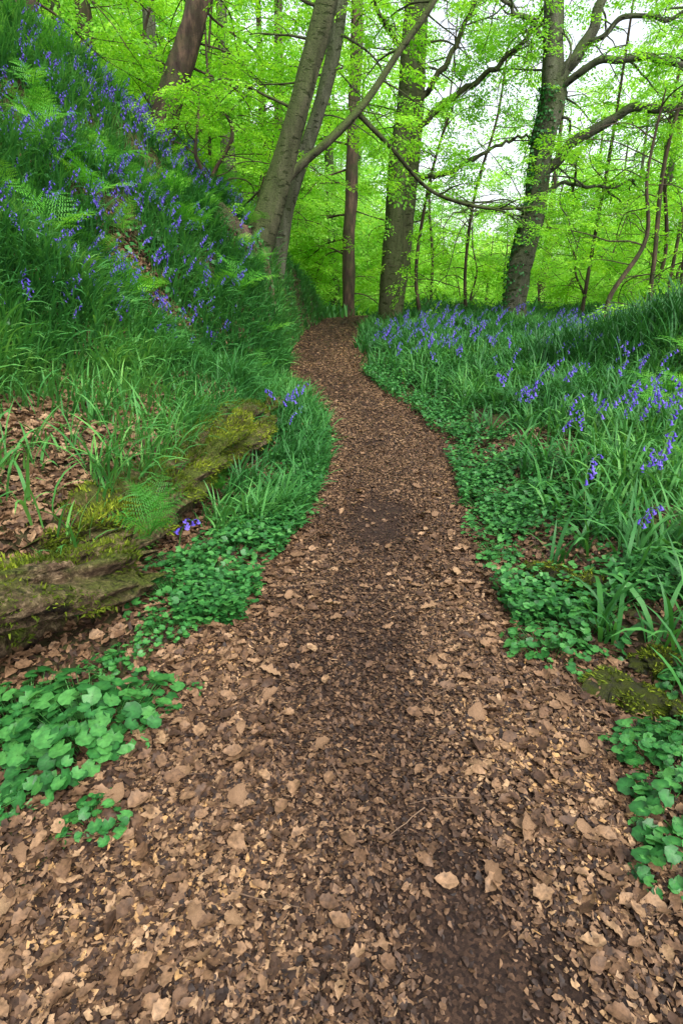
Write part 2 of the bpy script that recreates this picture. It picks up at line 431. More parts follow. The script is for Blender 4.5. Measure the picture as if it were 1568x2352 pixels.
def grass(acc, x, y, Lr, Wr, droop=1.6, bias=None, rlo=0, rhi=1, K=4, lift=0):
    n = len(x); P = np.stack([x, y, H(x, y) - .01 + lift], -1)
    az = rng.uniform(0, 2 * np.pi, n)
    if bias is not None:
        m = rng.uniform(0, 1, n) < .6
        az[m] = bias + rng.normal(0, .7, m.sum())
    V, F, k = blades(P, az, rng.uniform(*Lr, n), rng.uniform(*Wr, n), rng.uniform(.05, .5, n), rng.uniform(.5, droop, n), K)
    r = rlo + (rhi - rlo) * np.clip(.7 * vn(x * 1.6, y * 1.6, 31) + .6 * rng.uniform(0, 1, n) - .12, 0, 1)
    acc.add(V, F, np.repeat(r, k))

def tufts(n, fx, per=14, spread=.035):
    x, y = fx(n)
    x = np.repeat(x, per) + rng.normal(0, spread, len(x) * per); y = np.repeat(y, per) + rng.normal(0, spread, len(y) * per)
    return x, y
rootmask = lambda x, y: (((x + 1.45) / .5) ** 2 + ((y - 9.1) / .6) ** 2 > 1)
acc = Acc()
def f(n):
    y = 2.5 + 7.6 * rng.uniform(0, 1, n) ** .85; d = BO(y) - .15 + 3.8 * rng.uniform(0, 1, n) ** 1.15; k = (vn(d * 1.6, y * 1.6, 33) > .28) & (vn(d * 5, y * 5, 35) > .22) & (d > .02); return (pc(y) - hw(y) - d)[k], y[k]
x, y = tufts(4500, f, 11, .03); m = rootmask(x, y); x = x[m]; y = y[m]
grass(acc, x, y, (.22, .50), (.012, .024), 2.3, -.5, .1, 1, K=6)
def f(n):
    y = rng.uniform(8, 18, n); d = BO(y) + .05 + 5 * rng.uniform(0, 1, n) ** 1.4; k = (d > .7) | (vn(d * 4, y * 2.5, 36) > .45); return (pc(y) - hw(y) - d)[k], y[k]
x, y = tufts(2400, f, 12, .05); m = rootmask(x, y); x = x[m]; y = y[m]
grass(acc, x, y, (.12, .30), (.014, .028), 2.2, -.3, .15, 1)
def f(n):
    y = rng.uniform(5.6, 12.5, n); return pc(y) - hw(y) - rng.uniform(.02, .45, n), y
x, y = tufts(300, f, 11, .03); grass(acc, x, y, (.08, .22), (.008, .015), 1.9, 0)
def f(n):
    y = rng.uniform(2.2, 6.8, n); x = lx(y) - rng.uniform(.0, 2.5, n); k = rng.uniform(0, 1, n) < .24 + .76 * ss(3.6, 5.8, y + .4 * (lx(y) - x)); return x[k], y[k]
x, y = tufts(1200, f, 10, .04); grass(acc, x, y, (.12, .42), (.008, .017), 2.0, -.5, .35, 1, K=5)
# tufts spilling over the log
def f(n):
    y = 2.6 + 3.2 * rng.uniform(0, 1, n) ** .7; return lx(y) - rng.uniform(.02, .2, n), y
x, y = tufts(95, f, 10, .03); grass(acc, x, y, (.22, .45), (.008, .015), 2.3, -.2, .35, 1, K=6, lift=.05)
def f(n):
    y = rng.uniform(2.9, 7.0, n); return pc(y) - hw(y) - rng.uniform(-.02, .55, n), y
x, y = tufts(190, f, 13, .03); grass(acc, x, y, (.15, .34), (.009, .016), 1.9, 0, .2, .9, K=5)
addobj('bank_grass', acc.mesh('bank_grass', [M_blade]), label='drooping green strap leaves and grass covering the steep bank', kind='stuff')
acc = Acc()
def f(n):
    y = 1.5 + 10 * rng.uniform(0, 1, n) ** 1.2; e = .12 + 3.6 * rng.uniform(0, 1, n)
    k = (rng.uniform(0, 1, n) < ss(.05, 1.1 - .5 * ss(4, 8, y), e)) & (vn(e * 1.8, y * 1.8, 34) > .27) & (vn(e * 5, y * 5, 37) > .2); return (pc(y) + hw(y) + e)[k], y[k]
x, y = tufts(4200, f, 12); grass(acc, x, y, (.14, .40), (.010, .021), 2.3, None, 0, .93, K=5)
def f(n):
    y = rng.uniform(8, 16.5, n); return pc(y) + hw(y) + .05 + 8 * rng.uniform(0, 1, n) ** 1.2, y
x, y = tufts(1500, f, 11, .07); grass(acc, x, y, (.18, .32), (.014, .025), 1.6, None, 0, .85)
n = 1500
x = 3.2 + rng.normal(0, .4, n); y = 6.9 + rng.normal(0, .35, n)
grass(acc, x, y, (.4, .7), (.012, .02), 1.4, None, 0, .4)
def f(n):
    y = rng.uniform(16, 36, n); x = rng.uniform(-.5, .65, n) * y; k = (np.abs(x - pc(y)) > hw(y) + .15) | (y > 21); return x[k], y[k]
x, y = tufts(3500, f, 5, .2); grass(acc, x, y, (.2, .5), (.05, .10), 1.6, None, .3, 1)
addobj('verge_grass', acc.mesh('verge_grass', [M_blade]), label='dense green bluebell leaves and grass beside the path', kind='stuff')

def round_template(m=9, notch=.35, cup=.12, sc=.065):
    a = np.linspace(0, 2 * np.pi, m, endpoint=False) + np.pi / 2 * 3
    r = np.where(np.arange(m) % 2, 1 + sc, 1 - sc) * (1 + rng.normal(0, .03, m)); r[0] = notch
    V = np.concatenate([[[0, -.12, -cup]], np.stack([np.cos(a) * r, np.sin(a) * r, cup * .7 * np.cos(2 * a + rng.uniform(0, 3)) + rng.normal(0, .04, m)], -1)])
    F = np.array([[0, k + 1, (k + 1) % m + 1] for k in range(m)])
    return V, [F]
rt = [round_template(8) for _ in range(5)]
acc = Acc()
n = 40000
y = 2.0 + 7 * rng.uniform(0, 1, n) ** 1.3; s = rng.uniform(0, 1, n) < .66
x = np.where(s, pc(y) + hw(y) + np.abs(rng.normal(0, .62, n)) - .14, pc(y) - hw(y) - np.abs(rng.normal(0, .22, n)) + .08)
m = (vn(x * 3.6, y * 2.8, 51) + .25 * (vn(x * 11, y * 11, 53) - .5) + .15 * rng.uniform(-1, 1, n) > .46) & ((y < 6) | s); x = x[m]; y = y[m]
scatter_flat(acc, x, y, rng.uniform(.007, .02, len(x)), .4, .12, rt, 0, 1)
n = 9000
y = rng.uniform(4.5, 12, n); x = pc(y) - hw(y) - BO(y) - rng.uniform(.0, 3.4, n)
m = vn(x * 2.6, y * 2.6, 52) > .55; x = x[m]; y = y[m]
scatter_flat(acc, x, y, rng.uniform(.02, .04, len(x)), .4, .22, rt, .4, 1)
addobj('ground_cover', acc.mesh('ground_cover', [M_round]), label='low mat of small round green leaves edging the path', kind='stuff')

def clump_mesh(R, n, size, h, tilt=.3, notch=.3, sc=.065):
    a = Acc()
    rr = R * np.sqrt(rng.uniform(0, 1, n)); an = rng.uniform(0, 2 * np.pi, n)
    R2 = R * (1 + .25 * np.sin(an * 3 + rng.uniform(0, 6)) + .12 * np.sin(an * 5))
    x = rr * np.cos(an) * R2 / R; y = rr * np.sin(an) * R2 / R
    z = h * (1 - .7 * (rr / R) ** 2) + rng.uniform(-.45, .25, n) * h
    out = np.stack([np.cos(an) * rr / R, np.sin(an) * rr / R, np.full(n, 1.3)], -1) + rng.normal(0, tilt, (n, 3))
    u = np.stack([np.cos(an + rng.normal(0, .8, n)), np.sin(an + rng.normal(0, .8, n)), np.zeros(n) - .2], -1)
    s = size * rng.uniform(.5, 1.15, n)
    Rm = frames(u, out) * s[:, None, None]; T = np.stack([x, y, z], -1)
    r = rng.uniform(0.0, 1, n)
    M = 16
    tmps = [round_template(M, notch, rng.uniform(.08, .22), sc) for _ in range(6)]
    ix = rng.integers(0, 6, n)
    for k in range(6):
        V, F = inst(*tmps[k], Rm[ix == k], T[ix == k])
        rk = np.repeat(r[ix == k], M + 1).reshape(-1, M + 1).copy(); rk[:, 0] += .4; rk[:, 1::2] -= .15
        a.add(V, F, np.clip(rk.ravel(), 0, 1))
    for k in range(n):
        b = np.array([x[k] * .45, y[k] * .45, -.02]); t = T[k] - np.array([0, 0, size * .1])
        V, F = tube(np.stack([b, (b + t) / 2 + [0, 0, .01], t]), [.0018, .0016, .0014], 3); a.add(V, F, .9)
    return a.mesh('celandine_plant', [M_round], smooth=False)
cms = [clump_mesh(.26, 290, .027, .14, .28, .4, .05), clump_mesh(.17, 130, .020, .09), clump_mesh(.15, 120, .016, .07), clump_mesh(.1, 50, .021, .06, .25, .4, .05)]
def clump(k, x, y, s=1., z=0):
    ob = addobj('celandine_plant', cms[k], loc=(x, y, float(H(x, y)) + z), label='clump of glossy heart-shaped green leaves beside the path', category='plant', group='leafy plants along the path edge')
    ob.scale = (s, s, s); ob.rotation_euler = (0, 0, rng.uniform(0, 6.28)); return ob
for (k, x, y, s) in [(0, -.80, 1.42, 1.05), (0, -1.05, 1.5, .9), (3, -.64, 1.08, .8), (3, -.92, 1.12, .7), (1, -.72, 1.95, .7), (1, -.85, 1.8, .7), (1, -.74, 2.2, 1.0), (1, -.66, 2.45, 1.0), (1, -.6, 2.75, 1.1),
                     (1, -.8, 2.55, 1.), (2, -.5, 2.95, 1.1), (2, -.55, 3.3, 1.2), (2, -.42, 3.6, 1.2), (2, -.4, 4.1, 1.2), (2, -.3, 4.6, 1.2),
                     (1, .80, 1.84, .95), (1, .96, 1.95, 1.0), (0, .98, 1.30, .6), (3, .86, 1.12, 1.1), (3, .80, .96, 1.), (3, .88, .84, 1.), (2, .82, 2.6, 1.1), (2, .95, 2.9, 1.2), (2, .92, 3.3, 1.2), (2, 1.05, 3.7, 1.3), (2, 1.3, 2.7, 1.2), (1, 1.3, 3.2, 1.2), (3, -.5, 1.6, .4),
                     (3, 1.16, 1.6, .8)]:
    clump(k, x, y, s)
for k in range(60):
    y = rng.uniform(2.8, 8); sd = rng.uniform() < .68
    x = pc(y) + hw(y) + abs(rng.normal(.1, .45)) if sd else pc(y) - hw(y) - abs(rng.normal(.05, .08))
    clump(2, x, y, rng.uniform(.7, 1.3))

# ------------------------------------------------------------ ferns
def frond(acc, base, az, L, lean, curl, r):
    K = 15; t = np.linspace(0, 1, K + 1)
    th = lean + curl * t ** 1.4
    hx = np.concatenate([[0], np.cumsum(np.sin(th[:-1]))]) * L / K; hz = np.concatenate([[0], np.cumsum(np.cos(th[:-1]))]) * L / K
    C = np.stack([np.cos(az) * hx, np.sin(az) * hx, hz], -1) + base
    V, F = tube(C, np.linspace(.004, .001, K + 1), 3); acc.add(V, F, r * .6)
    side = np.array([-np.sin(az), np.cos(az), 0.])
    tan = norm(np.gradient(C, axis=0))
    for i in range(2, K):
        pl = L * .30 * np.sin(np.pi * (t[i] ** .75)) ** .8 + .01
        for sg in (-1, 1):
            ax = norm((side * sg + tan[i] * .5 + rng.normal(0, .1, 3) + np.array([0, 0, -.15]))[None])[0]
            q = np.linspace(.08, .95, 7)
            pos = C[i] + ax * (q * pl)[:, None]
            for sg2 in (-1, 1):
                d2 = norm((tan[i] * sg2 + ax * .6)[None])[0]
                ll = pl * .17 * (1 - q * .75); w = pl * .045
                a = pos - ax * w * .8; b = pos + ax * w * .8; c = pos + d2 * ll[:, None] + ax * w * .3; dd = pos + d2 * (ll * .7)[:, None] - ax * w * .6
                V = np.stack([a, b, c, dd], 1).reshape(-1, 3)
                F = (np.arange(7) * 4)[:, None] + np.arange(4)[None]
                acc.add(V, [F], r)
fm = []
for k in range(5):
    a = Acc(); nf = 5 if k < 4 else 6
    for j in range(nf):
        frond(a, np.zeros(3), j / nf * 6.28 + rng.normal(0, .35), rng.uniform(.32, .5), rng.uniform(.3, .8), rng.uniform(.8, 1.4), rng.uniform(.3, 1) if k < 4 else rng.uniform(.05, .35))
    fm.append(a.mesh('fern', [M_fern]))
def fern(x, y, s, z=0, tilt=(0, 0), lab='bright green feathery fern on the bank', v=None):
    ob = addobj('fern', fm[rng.integers(0, 4) if v is None else v], loc=(x, y, float(H(x, y)) + z), label=lab, category='fern', group='ferns on the woodland floor')
    ob.scale = (s, s, s); ob.rotation_euler = (tilt[0], tilt[1], rng.uniform(0, 6.28))
fern(-.90, 2.46, .72, .2, (.3, .3), 'small green fern growing from the mossy log', 4)
fern(-.98, 2.72, .6, .24, (.1, .25), 'small green fern growing from the mossy log', 4)
fern(-.78, 3.5, .5, .12, (.1, .4), 'small green fern growing from the mossy log', 4)
for (x, y, s) in [(-1.1, 7.3, .9), (-1.05, 8.2, .9), (-1.15, 8.7, .9), (2.6, 4.6, 1.), (2.9, 5.2, 1.1), (2.9, 4.4, .9), (-1.3, 7.9, .8), (-1.6, 7.6, 1.), (3.4, 5.6, 1.2), (3.1, 5.0, 1.2), (2.75, 4.9, 1.), (2.2, 3.3, .8)]:
    fern(x, y, s, 0.08, (0, .3 if x < 0 else 0))
for k in range(75):
    y = rng.uniform(6.2, 12); d = BO(y) + rng.uniform(.3, 3.6); x = pc(y) - hw(y) - d
    fern(x, y, rng.uniform(.8, 1.35), .18, (0, .4))

# ------------------------------------------------------------ bluebells
def bell_template():
    a = np.linspace(0, 2 * np.pi, 6, endpoint=False)
    rings = [(0, .28), (.35, .42), (.75, .40), (1.0, .80)]
    V = np.concatenate([np.stack([np.cos(a) * r, np.sin(a) * r, np.full(6, -z)], -1) for z, r in rings])
    F = []
    for i in range(3):
        for j in range(6): F.append([i * 6 + j, i * 6 + (j + 1) % 6, (i + 1) * 6 + (j + 1) % 6, (i + 1) * 6 + j])
    for j in range(0, 6, 2): V[18 + j] *= [1.25, 1.25, .82]
    return V, [np.array(F), np.array([[5, 4, 3, 2, 1, 0]])]
bt = bell_template()
def bluebell(seed):
    r = np.random.default_rng(seed); a = Acc(); b = Acc()
    h = r.uniform(.26, .40); K = 8; t = np.linspace(0, 1, K + 1)
    th = .08 + 1.7 * np.clip(t - .5, 0, 1) ** 1.2 * 1.8
    hx = np.concatenate([[0], np.cumsum(np.sin(th[:-1]))]) * h / K; hz = np.concatenate([[0], np.cumsum(np.cos(th[:-1]))]) * h / K
    C = np.stack([hx, r.normal(0, .002, K + 1), hz], -1)
    V, F = tube(C, np.linspace(.0035, .0018, K + 1), 4); a.add(V, F, .6)
    nb = r.integers(6, 10)
    for j in range(nb):
        f = .66 + .34 * j / (nb - 1); p = np.array([np.interp(f, t, C[:, k]) for k in range(3)])
        an = r.normal(0, 1.0); out = np.array([np.cos(an), np.sin(an), 0])
        e = p + out * .018 + [0, 0, -.002]
        V, F = tube(np.stack([p, (p + e) / 2 + [0, 0, .004], e]), [.0014] * 3, 3); b.add(V, F, .2)
        s = .025 * r.uniform(.85, 1.15) * (1 - .3 * (f - .66) / .34)
        nd = norm((np.array([0, 0, 1.]) - out * r.uniform(.1, .7))[None])
        R = frames(np.cross(nd, [[0, .3, 1.]]) + 1e-3, nd) * s
        R = R.copy(); R[:, :, 0] *= .58; R[:, :, 1] *= .58
        V, F = inst(bt[0], bt[1], R, e[None]); b.add(V, F, r.uniform(0, 1))
    return a, b
tb = [bluebell(100 + k) for k in range(8)]
sm = [a.mesh('bluebell', [M_stem], True) for a, b in tb]; hm = [b.mesh('flower_head', [M_bell]) for a, b in tb]
def bankp():
    y = 4.2 + 8 * rng.uniform() ** 1.1
    d = BO(y) + .25 + 3.0 * rng.uniform() ** .85
    return pc(y) - hw(y) - d, y
P = np.array([bankp() for _ in range(2200)])
m = vn(P[:, 0] * 1.8, P[:, 1] * 1.8, 61) + rng.uniform(-.4, .4, len(P)) > .42; P = P[m]
def rightp():
    y = 2.4 + 9.5 * rng.uniform() ** .8; e = .5 + rng.uniform() * 2.6
    if y > 7.5: e = .25 + rng.uniform() * 5
    return pc(y) + hw(y) + e, y
Q = np.array([rightp() for _ in range(1050)])
m = (vn(Q[:, 0] * 1.8, Q[:, 1] * 1.8, 62) + rng.uniform(-.4, .4, len(Q)) > .55) & ((Q[:, 1] > 7.5) | (rng.uniform(0, 1, len(Q)) < .55)); Q = Q[m]
ex = [(-.5, 5.2), (-.44, 5.35), (-.52, 5.5), (-.42, 5.6), (-.37, 5.3), (-.57, 5.35), (-.47, 4.9), (-.45, 5.75), (1.62, 3.1), (1.9, 3.9), (2.0, 4.0), (1.85, 4.1), (2.1, 4.05), (2.25, 4.2), (2.35, 4.3), (2.15, 3.9), (1.35, 2.35), (1.28, 2.75), (2.0, 4.4), (-.86, 2.62), (1.42, 2.5), (1.75, 2.9), (2.05, 3.5)]
ALL = np.concatenate([np.array(ex), P, Q])
dist = np.hypot(ALL[:, 0], ALL[:, 1]); vis = np.abs(ALL[:, 0]) / ALL[:, 1] < .68
dist = dist + np.where(vis, 0, 50); dist[:len(ex)] = 0
o = np.argsort(dist, kind='stable'); ALL = ALL[o]
acc = Acc()
for k, (x, y) in enumerate(ALL):
    j = rng.integers(0, 8); s = rng.uniform(.8, 1.3); az = (-.2 if x < 0 else 0) + rng.normal(0, 1.2)
    z = float(H(x, y)) - .01
    if k < 290:
        ob = addobj('bluebell', sm[j], loc=(x, y, z), label='bluebell with nodding violet-blue bells on an arched stem', category='flower', group='bluebells in the wood')
        ob.rotation_euler = (rng.normal(0, .15), rng.normal(0, .15), az); ob.scale = (s, s, s)
        addobj('flower_head', hm[j], parent=ob)
    else:
        c, sn = np.cos(az) * s, np.sin(az) * s
        R = np.array([[[c, -sn, 0], [sn, c, 0], [0, 0, s]]])
        for mi, A in ((0, tb[j][0]), (1, tb[j][1])):
            VV = np.concatenate(A.V); FF = [np.concatenate([f for f in l]) for (cc, mm), l in A.F.items()]
            V, F = inst(VV, FF, R, np.array([[x, y, z]])); acc.add(V, F, np.concatenate(A.r), mi)
addobj('bluebell_drift', acc.mesh('bluebell_drift', [M_stem, M_bell]), label='drift of many violet bluebells among green leaves', kind='stuff')

# ------------------------------------------------------------ logs & stones
tuftV = np.array([[-.16, 0, 0], [.16, 0, 0], [.1, .7, .05], [0, 1, .12]]); tuftF = [np.array([[0, 1, 2, 3]])]
def make_log(name, P, rad, label, seed, mossn, thr=.5):
    N = 130; P = smoothpts(P, N); r = np.interp(np.linspace(0, 1, N), np.linspace(0, 1, len(rad)), rad)
    S = 110
    V, F = tube(P, r, S, .9, seed)
    V = V.reshape(N, S, 3)
    ax = norm((P[-1] - P[0])[None])[0]
    jag = (vn(np.arange(S) * .6, np.zeros(S), seed) - .5) * .35
    V[-1] += ax * jag[:, None]; V[-2] += ax * jag[:, None] * .7; V[0] -= ax * jag[:, None]
    jj, ii = np.meshgrid(np.arange(S), np.arange(N))
    fur = .06 * (vn(jj * .3, ii * .08, seed + 5) - .5) + .035 * (vn(jj * .9, ii * .07, seed + 6) - .5) + .015 * (vn(jj * 2.1, ii * .6, seed + 8) - .5) - .08 * ss(.62, .76, vn(jj * .2, ii * .12, seed + 7))
    cen = P[:, None, :]; V = V + norm(V - cen) * fur[..., None]
    rings = [V.reshape(-1, 3)]; n0 = N * S; FF = list(F)
    for (row, sgn) in ((N - 1, -1), (0, 1)):
        inner = P[row] + (V[row] - P[row]) * .55 + ax * sgn * .07
        c = P[row] + ax * sgn * .1
        rings += [inner, c[None]]
        j = np.arange(S); j2 = (j + 1) % S
        FF.append(np.stack([row * S + j, row * S + j2, n0 + j2, n0 + j], -1))
        FF.append(np.stack([n0 + j, n0 + j2, np.full(S, n0 + S)], -1)); n0 += S + 1
    base = P[0].copy(); base[2] = float(H(P[0][0], P[0][1]))
    root = bpy.data.objects.new(name, None); coll.objects.link(root); root.location = base
    props(root, label=label, category='log', group=None)
    VV = np.concatenate(rings) - base
    addobj('log_body', mkmesh('log_body', VV, FF, [M_log], smooth=False), parent=root)
    ii = rng.integers(2, N - 4, mossn); jj = rng.integers(0, S, mossn)
    p = V[ii, jj] + rng.normal(0, .008, (mossn, 3)); nr = norm(V[ii, jj] - P[ii])
    msk = (nr[:, 2] > -.5) & (vn(p[:, 0] * 7 + 3, p[:, 1] * 7 + p[:, 2] * 5, seed + 9) + .2 * nr[:, 2] + .1 * rng.uniform(-1, 1, mossn) > thr)
    p = p[msk]; nr = nr[msk]; n = len(p)
    u = norm(nr + rng.normal(0, .5, (n, 3)) + [0, 0, .2]); R = frames(u, rng.normal(0, 1, (n, 3))) * rng.uniform(.010, .03, n)[:, None, None]
    V2, F2 = inst(tuftV, tuftF, R, p - base)
    addobj('moss', mkmesh('moss', V2, F2, [M_mosst], np.repeat(np.clip(rng.uniform(0, 1, n) * .5 + .8 * vn(p[:, 0] * 6, p[:, 1] * 6 + p[:, 2] * 6, 3) - .1, 0, 1), 4)), parent=root)
make_log('fallen_log', [(-2.3, 1.0, .38), (-1.72, 1.47, .28), (-1.32, 1.87, .21), (-.97, 2.28, .12)], [.2, .2, .19, .14], 'rotting log with bare splintered wood and moss patches', 3, 34000, .5)
make_log('fallen_log', [(-1.35, 2.25, .22), (-1.12, 2.75, .2), (-.97, 3.7, .2), (-.82, 4.7, .2), (-.70, 5.6, .18)], [.12, .16, .175, .16, .12], 'long moss-covered fallen log lying along the path edge', 8, 62000, .42)

def rock(x, y, s, sc, seed, label, z=0):
    import bmesh
    bm = bmesh.new(); bmesh.ops.create_icosphere(bm, subdivisions=5, radius=1)
    me = bpy.data.meshes.new('stone_body')
    for v in bm.verts:
        c = v.co
        f = 1 + .8 * (float(vn(c.x * 1.5 + 5, c.y * 1.5 + c.z * 1.7 + 5, seed)) - .5) + .35 * (float(vn(c.x * 4 + 5, c.y * 4 + c.z * 3.7, seed + 1)) - .5) + .15 * (float(vn(c.x * 11 + 5, c.y * 11 + c.z * 9, seed + 1)) - .5)
        v.co = c * f
    bm.to_mesh(me); bm.free(); me.materials.append(M_rock)
    co = np.empty(len(me.vertices) * 3, np.float32); me.vertices.foreach_get('co', co); co = co.reshape(-1, 3)
    ob = addobj('mossy_stone', me, loc=(x, y, float(H(x, y)) + z), label=label, category='stone', group='stones edging the path')
    ob.scale = [s * q for q in sc]; ob.rotation_euler = (0, 0, rng.uniform(0, 6))
    n = 3500; p = co[rng.integers(0, len(co), n)]; nr = norm(p)
    k = (nr[:, 2] > -.1) & (vn(p[:, 0] * 3 + 8, p[:, 1] * 3, seed) > .5); p = p[k]; nr = nr[k]; n = len(p)
    R = frames(norm(nr + rng.normal(0, .5, (n, 3))), rng.normal(0, 1, (n, 3))) * (rng.uniform(.012, .022, n) / s)[:, None, None]
    V2, F2 = inst(tuftV, tuftF, R, p)
    addobj('moss', mkmesh('moss', V2, F2, [M_mosst], np.repeat(rng.uniform(0, 1, n), 4)), parent=ob)
rock(.94, 2.33, .09, (1, 1.2, .75), 1, 'dark stone capped with yellow-green moss', .03)
rock(1.06, 2.17, .08, (1.3, .9, .75), 2, 'low dark stone with a mossy top', .03)
rock(1.0, 1.57, .10, (1.3, 1, .6), 3, 'dark earthy stone partly covered by moss', .0)
rock(1.14, 1.72, .09, (1.1, 1.2, .6), 4, 'dark earthy stone partly covered by moss', .0)
rock(1.12, 1.42, .08, (1, 1, .6), 5, 'small mossy stone by ivy leaves', .0)
rock(-1.7, 4.8, .07, (1.2, .9, .6), 6, 'pale lichen stone lying among dead leaves', .0)

# ------------------------------------------------------------ trees
leafV = np.array([[0, 0, 0], [-.26, .3, .05], [-.25, .68, .04], [0, 1, -.04], [.25, .68, .04], [.26, .3, .05]])
leafF = [np.array([[0, 3, 2, 1], [0, 5, 4, 3]])]
def spray_template(r, leaf=.12):
    pos = []; ang = []
    def tw(p, a, L, n):
        for k in range(n):
            f = (k + .6) / n; sg = 1 if k % 2 else -1
            pos.append(p + np.array([np.cos(a), np.sin(a)]) * L * f); ang.append(a + sg * r.uniform(.5, 1.0))
        pos.append(p + np.array([np.cos(a), np.sin(a)]) * L); ang.append(a)
    tw(np.zeros(2), 0, 1, 8)
    for k in range(7):
        f = .1 + .8 * k / 7; sg = 1 if k % 2 else -1
        tw(np.array([f, 0]), sg * r.uniform(.6, 1.0), (.62 - .4 * f) * r.uniform(.7, 1.2), 5)
    pos = np.array(pos); ang = np.array(ang); n = len(pos)
    T = np.stack([pos[:, 0], pos[:, 1], -.22 * (pos ** 2).sum(1) + r.normal(0, .05, n)], -1)
    u = np.stack([np.cos(ang), np.sin(ang), r.normal(-.25, .25, n)], -1)
    R = frames(u, np.array([[0, 0, 1.]]) + r.normal(0, .4, (n, 3))) * (leaf * r.uniform(.7, 1.15, n))[:, None, None]
    V, F = inst(leafV, leafF, R, T)
    return V, F, np.repeat(r.uniform(-.25, .25, n), 6)
SP = [spray_template(rng) for _ in range(6)]

class Tree:
    def __init__(s): s.w = Acc(); s.sp = []
    def tube(s, p, r, sides, bump=0, seed=0): 
        V, F = tube(p, r, sides, bump, seed); s.w.add(V, F, .5)
    def branch(s, p, d, L, r, lvl, mx, ssz, wander=.18, grav=-.02):
        st = 7 if lvl == 0 else 4
        pts = [np.array(p, float)]; d = norm(np.array(d, float)[None])[0]
        for i in range(st):
            d = d + rng.normal(0, wander, 3) * [1, 1, .6]; d[2] += grav * (1 + i) if lvl == 0 else 0; d = norm(d[None])[0]
            pts.append(pts[-1] + d * L / st)
        pts = np.array(pts)
        pp = smoothpts(pts, st * 2 + 1)
        s.tube(pp, np.linspace(r, max(r * .25, .004), len(pp)), 6 if lvl == 0 else 3)
        if lvl < mx:
            n = max(3, int(L * 3.0))
            for k in range(n):
                f = .2 + .8 * (k + rng.uniform()) / n
                i = min(int(f * st), st - 1); q = pts[i] + (pts[i + 1] - pts[i]) * (f * st - i); dd = norm((pts[i + 1] - pts[i])[None])[0]
                sd = norm(np.cross(dd, [0, 0, 1.])[None])[0] * (1 if k % 2 else -1)
                nd = dd * .7 + sd * rng.uniform(.5, 1.1) + [0, 0, rng.normal(.05, .15)]
                s.branch(q, nd, L * .42 * (1.15 - .5 * f) * rng.uniform(.7, 1.2), r * .4, lvl + 1, mx, ssz, wander, grav)
        if lvl >= 1:
            for f in (.35, .7, 1.0):
                i = min(int(f * st), st - 1); dd = pts[i + 1] - pts[i]
                dd = dd / np.linalg.norm(dd) + rng.normal(0, .5, 3) * [1, 1, .15]; dd[2] = dd[2] * .4 - .08
                s.sp.append((pts[0] + (pts[-1] - pts[0]) * f if f == 1 else pts[i + 1], dd, ssz * rng.uniform(.7, 1.25)))
    def auto(s, P, n, t0, t1, Lr, r, ssz, elev=(.1, .5), mx=1, wander=.18, azf=None, grav=-.03):
        P = np.asarray(P, float)
        for k in range(n):
            t = t0 + (t1 - t0) * (k + rng.uniform()) / n; i = min(int(t * (len(P) - 1)), len(P) - 2)
            p = P[i] + (P[i + 1] - P[i]) * (t * (len(P) - 1) - i)
            az = rng.uniform(0, 2 * np.pi) if azf is None else azf()
            el = rng.uniform(*elev)
            s.branch(p, (np.cos(az) * np.cos(el), np.sin(az) * np.cos(el), np.sin(el)), rng.uniform(*Lr), r * rng.uniform(.6, 1.2), 0, mx, ssz, wander, grav)
    def crown(s, name, mat, origin, roff=0, keep=1.0):
        a = Acc(); sp = [q for q in s.sp if rng.uniform() < keep]
        p = np.array([q[0] for q in sp]) - origin; d = np.array([q[1] for q in sp]); z = np.array([q[2] for q in sp])
        n = len(p); up = np.array([[0, 0, 1.]]) + rng.normal(0, .22, (n, 3))
        d = norm(d); sd = norm(np.cross(up, d)); n2 = np.cross(d, sd)
        R = np.stack([d, sd, n2], -1) * z[:, None, None]
        ix = rng.integers(0, 6, n); br = rng.uniform(.2, .8, n) + roff
        for k in range(6):
            m = ix == k
            if m.sum() == 0: continue
            V, F = inst(SP[k][0], SP[k][1], R[m], p[m])
            a.add(V, F, np.clip((br[m][:, None] + SP[k][2][None]).ravel(), 0, 1))
        return a.mesh(name, [mat])

def place_tree(name, t, origin, bark, leafm, label, cat='tree', group=None, keep=1., roff=0):
    root = bpy.data.objects.new(name, None); coll.objects.link(root); root.location = origin
    props(root, label=label, category=cat, group=group)
    t.w.V = [v - origin for v in t.w.V]
    addobj('trunk', t.w.mesh('trunk', [bark], True), parent=root)
    if t.sp: addobj('crown', t.crown('crown', leafm, origin, roff, keep), parent=root)
    return root

def stem(t, pts, rad, sides=20, bump=.25, seed=0, flare=True, n=60):
    P = smoothpts(pts, n); r = np.interp(np.linspace(0, 1, n), np.linspace(0, 1, len(rad)), rad)
    if flare:
        h = P[:, 2] - P[0, 2]; r = r * (1 + .45 * np.exp(-h / .18))
    t.tube(P, r, sides, bump, seed); return P

def g(x, y, dz=-.15): return (x, y, float(H(x, y)) + dz)
def back(): return rng.uniform(-.15, np.pi + .15)
def back2(): return rng.uniform(.4, np.pi - .4)

